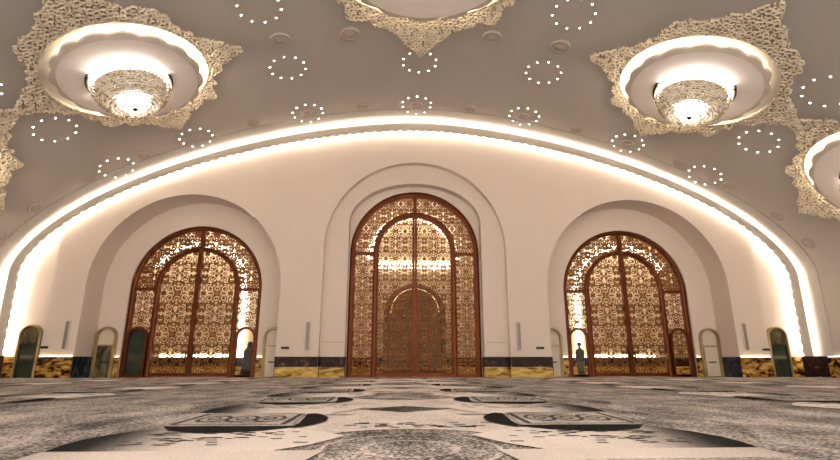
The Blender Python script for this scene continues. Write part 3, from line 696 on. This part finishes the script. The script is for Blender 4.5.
# ------------------------------------------------------------------ carpet
CX = -.68
cv, cf, ct, crough = [], [], [], []
LAY = .0014
def poly(pts, tone, layer, rough=.12, mirror=True, dx=0, dy=0):
    for sg in ((1, -1) if mirror else (1,)):
        b_ = len(cv)
        for x, y in pts: cv.append((CX+sg*(x+dx), min(y+dy, 24.9), .012+LAY*layer)); ct.append(tone); crough.append(rough)
        idx = list(range(b_, b_+len(pts))); cf.append(tuple(idx))
def strip(top, bot, tones, layer, rough=.12, dx=0, dy=0):
    for sg in (1, -1):
        b_ = len(cv)
        for (x, y), (x2, y2), t_ in zip(top, bot, tones):
            cv.append((CX+sg*(x+dx), min(y+dy, 24.9), .012+LAY*layer)); cv.append((CX+sg*(x2+dx), min(y2+dy, 24.9), .012+LAY*layer)); ct.extend((t_, t_)); crough.extend((rough, rough))
        for q_ in range(len(top)-1): cf.append((b_+2*q_, b_+2*q_+2, b_+2*q_+3, b_+2*q_+1))
base = MB(); nx, ny = 80, 74
gx, gy = np.linspace(-19.85, 19.85, nx+1), np.linspace(BACK, WALL-.07, ny+1)
for x in gx:
    for y in gy: cv.append((x, y, .012)); ct.append(.60); crough.append(.38)
cf += [(i*(ny+1)+j, (i+1)*(ny+1)+j, (i+1)*(ny+1)+j+1, i*(ny+1)+j+1) for i in range(nx) for j in range(ny)]
# coordinates below are measured from the carpet's axis; the repeat is 3.3 m long
poly([(-2.4, BACK+.5), (2.4, BACK+.5), (2.4, 24.5), (-2.4, 24.5)], .90, 1, .2, False)
for xa, wob in ((-3.05, .28), (-6.0, .4), (-9.6, .4)):
    yy = np.linspace(BACK+.5, 24.4, 60); c = xa+wob*np.sin(yy*2*PI/3.3)
    strip(list(zip(c-.16, yy)), list(zip(c+.20, yy)), [.52]*60, 1, .4)
    strip(list(zip(c-.34, yy)), list(zip(c-.20, yy)), [.66]*60, 1, .3)
LEAF_T = [(-2.60, .04), (-2.66, .3), (-2.68, .62), (-2.62, .95), (-2.50, 1.25), (-2.32, 1.40), (-1.9, 1.50), (-1.5, 1.46), (-1.1, 1.32), (-.80, 1.08), (-.56, .80)]
LEAF_B = [(-2.58, .0), (-2.56, .0), (-2.5, .0), (-2.4, .0), (-2.28, .0), (-2.1, .0), (-1.75, .0), (-1.35, .0), (-1.0, .0), (-.76, .3), (-.55, .78)]
TONE = [.0, .0, .03, .10, .34, .62, .90, .97, .98, .98, .96]
CRES = [(-2.42, 0), (-2.22, -.34), (-1.90, -.52), (-1.66, -.50), (-1.35, -.36), (-1.11, -.10), (-.97, .16), (-.88, .48), (-.90, .84), (-1.01, 1.18), (-1.13, 1.36), (-1.22, 1.3), (-1.14, .36), (-1.14, .0), (-1.54, -.03), (-2.05, 0)]
for col in (0, -5.3, -10.2):
    for k in range(-4, 6):
        y0 = 5.43+3.3*k
        ks, kd = (1, 1.48) if k == 0 else (1.26, 1.92)
        strip([(x, y*ks) for x, y in LEAF_T], [(x, y*ks) for x, y in LEAF_B], TONE, 9, .10, col, y0-kd)
        strip([(x, .0) for x in (-2.6, -2.2, -1.6, -1.0, -.62)], [(x, -.46 if k == 0 else -.16) for x in (-2.55, -2.2, -1.6, -1.0, -.70)], [.75, .88, .94, .94, .88], 10, .08, col, y0-kd)
        if -1 <= k <= 2:
            for q_ in range(60):
                x, y = random.uniform(-2.3, -.9), random.uniform(.25, 1.05); w = random.uniform(.05, .14)
                poly([(x, y), (x+w, y), (x+w, y+.035), (x, y+.035)], random.uniform(.15, .45), 11, .1, True, col, y0-1.48)
        poly(CRES, .015, 12, .02, True, col, y0)
        poly([(-2.42, .02), (-1.16, .0), (-1.26, 1.38), (-2.58, 1.40)], .72, 13, .3, True, col, y0)
        for x0, x1, z_0, z_1 in ((-2.36, -1.24, .10, .14), (-2.44, -1.32, 1.24, 1.28), (-2.42, -2.36, .14, 1.24), (-1.30, -1.24, .14, 1.24)):
            poly([(x0, z_0), (x1, z_0), (x1-.02, z_1), (x0-.02, z_1)], .30, 14, .05, True, col, y0)
        if -1 <= k <= 3:
            for cxm in (-2.15, -1.84, -1.53):
                for r0, r1 in ((.13, .17), (.04, .07)):
                    strip([(cxm+r0*math.cos(a_), .69+2.1*r0*math.sin(a_)) for a_ in np.linspace(0, 2*PI, 17)], [(cxm+r1*math.cos(a_), .69+2.1*r1*math.sin(a_)) for a_ in np.linspace(0, 2*PI, 17)], [.30]*17, 14, .05, col, y0)
for k in range(-3, 6):
    y0 = 3.3*k
    for off_, ell in ((4.1, True), (7.5, False), (11.5, True)):
        if off_ == 7.5: poly([(-.68, 7.55+y0*2), (0, 8.08+y0*2), (.68, 7.55+y0*2), (0, 7.02+y0*2)], .36, 2, .30, False)
    yc = 4.05+6.6*k
    for r, t_, lay, rg in ((1.0, .34, 2, .25), (.95, .54, 3, .5), (.64, .76, 4, .4), (.60, .56, 5, .5), (.34, .76, 6, .4), (.30, .56, 7, .5)):
        poly([(1.08*r*math.cos(a_), yc+1.2*r*math.sin(a_)) for a_ in np.linspace(0, 2*PI, 40)[:-1]], t_, lay, rg, False)
    for q_ in range(34):
        x, y = random.uniform(-.8, .8), yc+1.3+random.uniform(0, .45); w = random.uniform(.06, .16)
        poly([(x, y), (x+w, y), (x+w, y+.05), (x, y+.05)], .22, 3, .1, False)
me = bpy.data.meshes.new('carpet'); me.from_pydata(cv, [], cf)
ca = me.color_attributes.new('tone', 'FLOAT_COLOR', 'POINT')
ca.data.foreach_set('color', np.stack([np.array(ct), np.array(crough), 0*np.array(ct), 1+0*np.array(ct)], 1).astype(np.float32).ravel())
me.materials.append(M['carpet']); me.update()
tag(link(bpy.data.objects.new('carpet', me)), 'wall to wall grey and cream prayer hall carpet with black crescents and framed medallions', 'carpet')

# ------------------------------------------------------------------ two figures behind the glass wickets
def person(x, y, rz, robe, label):
    root = empty('person', (x, y, 0), label, 'person', rz=rz)
    V = [(0, 0, .95), (0, 0, 1.15), (0, 0, 1.38), (0, 0, 1.50), (0, .01, 1.58), (0, .02, 1.68), (0, .02, 1.77),
         (.19, 0, 1.40), (.24, .02, 1.12), (.22, .12, .90), (.21, .15, .82), (-.19, 0, 1.40), (-.24, .02, 1.12), (-.22, .12, .90), (-.21, .15, .82),
         (.10, 0, .88), (.11, .02, .50), (.11, -.01, .08), (.12, .12, .04), (-.10, 0, .88), (-.11, .02, .50), (-.11, -.01, .08), (-.12, .12, .04)]
    Ed = [(0, 1), (1, 2), (2, 3), (3, 4), (4, 5), (5, 6), (2, 7), (7, 8), (8, 9), (9, 10), (2, 11), (11, 12), (12, 13), (13, 14), (0, 15), (15, 16), (16, 17), (17, 18), (0, 19), (19, 20), (20, 21), (21, 22)]
    Rd = [.15, .14, .17, .10, .08, .125, .105, .075, .05, .038, .03, .075, .05, .038, .03, .095, .065, .045, .04, .095, .065, .045, .04]
    me = bpy.data.meshes.new('body'); me.from_pydata(V, Ed, []); o = bpy.data.objects.new('body', me); link(o, root)
    o.modifiers.new('skin', 'SKIN')
    for sv, r in zip(me.skin_vertices[0].data, Rd): sv.radius = (r, r*.8)
    me.skin_vertices[0].data[0].use_root = True
    o.modifiers.new('sub', 'SUBSURF').levels = 2; o.modifiers['sub'].render_levels = 2
    me.materials.append(M['skin'])
    def shell(nm, prof, mat, sy_=.72):
        mb = MB(); n = 24; v = [(r*math.cos(2*PI*q_/n), r*sy_*math.sin(2*PI*q_/n), z) for r, z in prof for q_ in range(n)]
        mb.add(v, [(j*n+q_, j*n+(q_+1) % n, (j+1)*n+(q_+1) % n, (j+1)*n+q_) for j in range(len(prof)-1) for q_ in range(n)]); return mb.build(nm, mat, root, True)
    if robe:
        shell('robe', [(.42, .02), (.38, .4), (.33, .85), (.31, 1.15), (.30, 1.32), (.24, 1.44), (.10, 1.52)], M['robe'])
        shell('headscarf', [(.20, 1.46), (.15, 1.56), (.145, 1.68), (.135, 1.77), (.09, 1.84), (.01, 1.86)], M['robe'], .95)
    else:
        shell('shirt', [(.27, .78), (.26, 1.0), (.27, 1.25), (.25, 1.4), (.10, 1.50)], M['robe'])
        shell('hair', [(.115, 1.68), (.12, 1.74), (.10, 1.81), (.01, 1.85)], M['robe'], 1.0)
        shell('trousers', [(.20, .04), (.22, .4), (.24, .84)], M['trousers'])
person(-9.05, 29.2, .5, True, 'dark robed figure standing behind the clear wicket of the left door')
person(9.5, 29.2, .3, False, 'figure in black top standing behind the clear wicket of the right door')

# ------------------------------------------------------------------ light of the rest of the hall, camera
w = bpy.data.worlds.new('hall'); SC.world = w; w.use_nodes = True
bg = w.node_tree.nodes['Background']; bg.inputs['Color'].default_value = (1.0, .86, .74, 1); bg.inputs['Strength'].default_value = 1.7
cam = bpy.data.cameras.new('camera'); co = bpy.data.objects.new('camera', cam); link(co)
co.location = (-.7718, 0, .6226); co.rotation_euler = (PI/2+.2594, 0, -.0402)
cam.sensor_width = 36; cam.sensor_fit = 'HORIZONTAL'; cam.lens = 506.08/840*36; cam.clip_start = .05; cam.clip_end = 200
SC.camera = co
vs = SC.view_settings; vs.view_transform = 'Standard'; vs.look = 'None'; vs.gamma = 1; vs.use_curve_mapping = False; vs.exposure = .75
SC.cycles.use_denoising = True
SC.cycles.max_bounces = 8; SC.cycles.transparent_max_bounces = 12
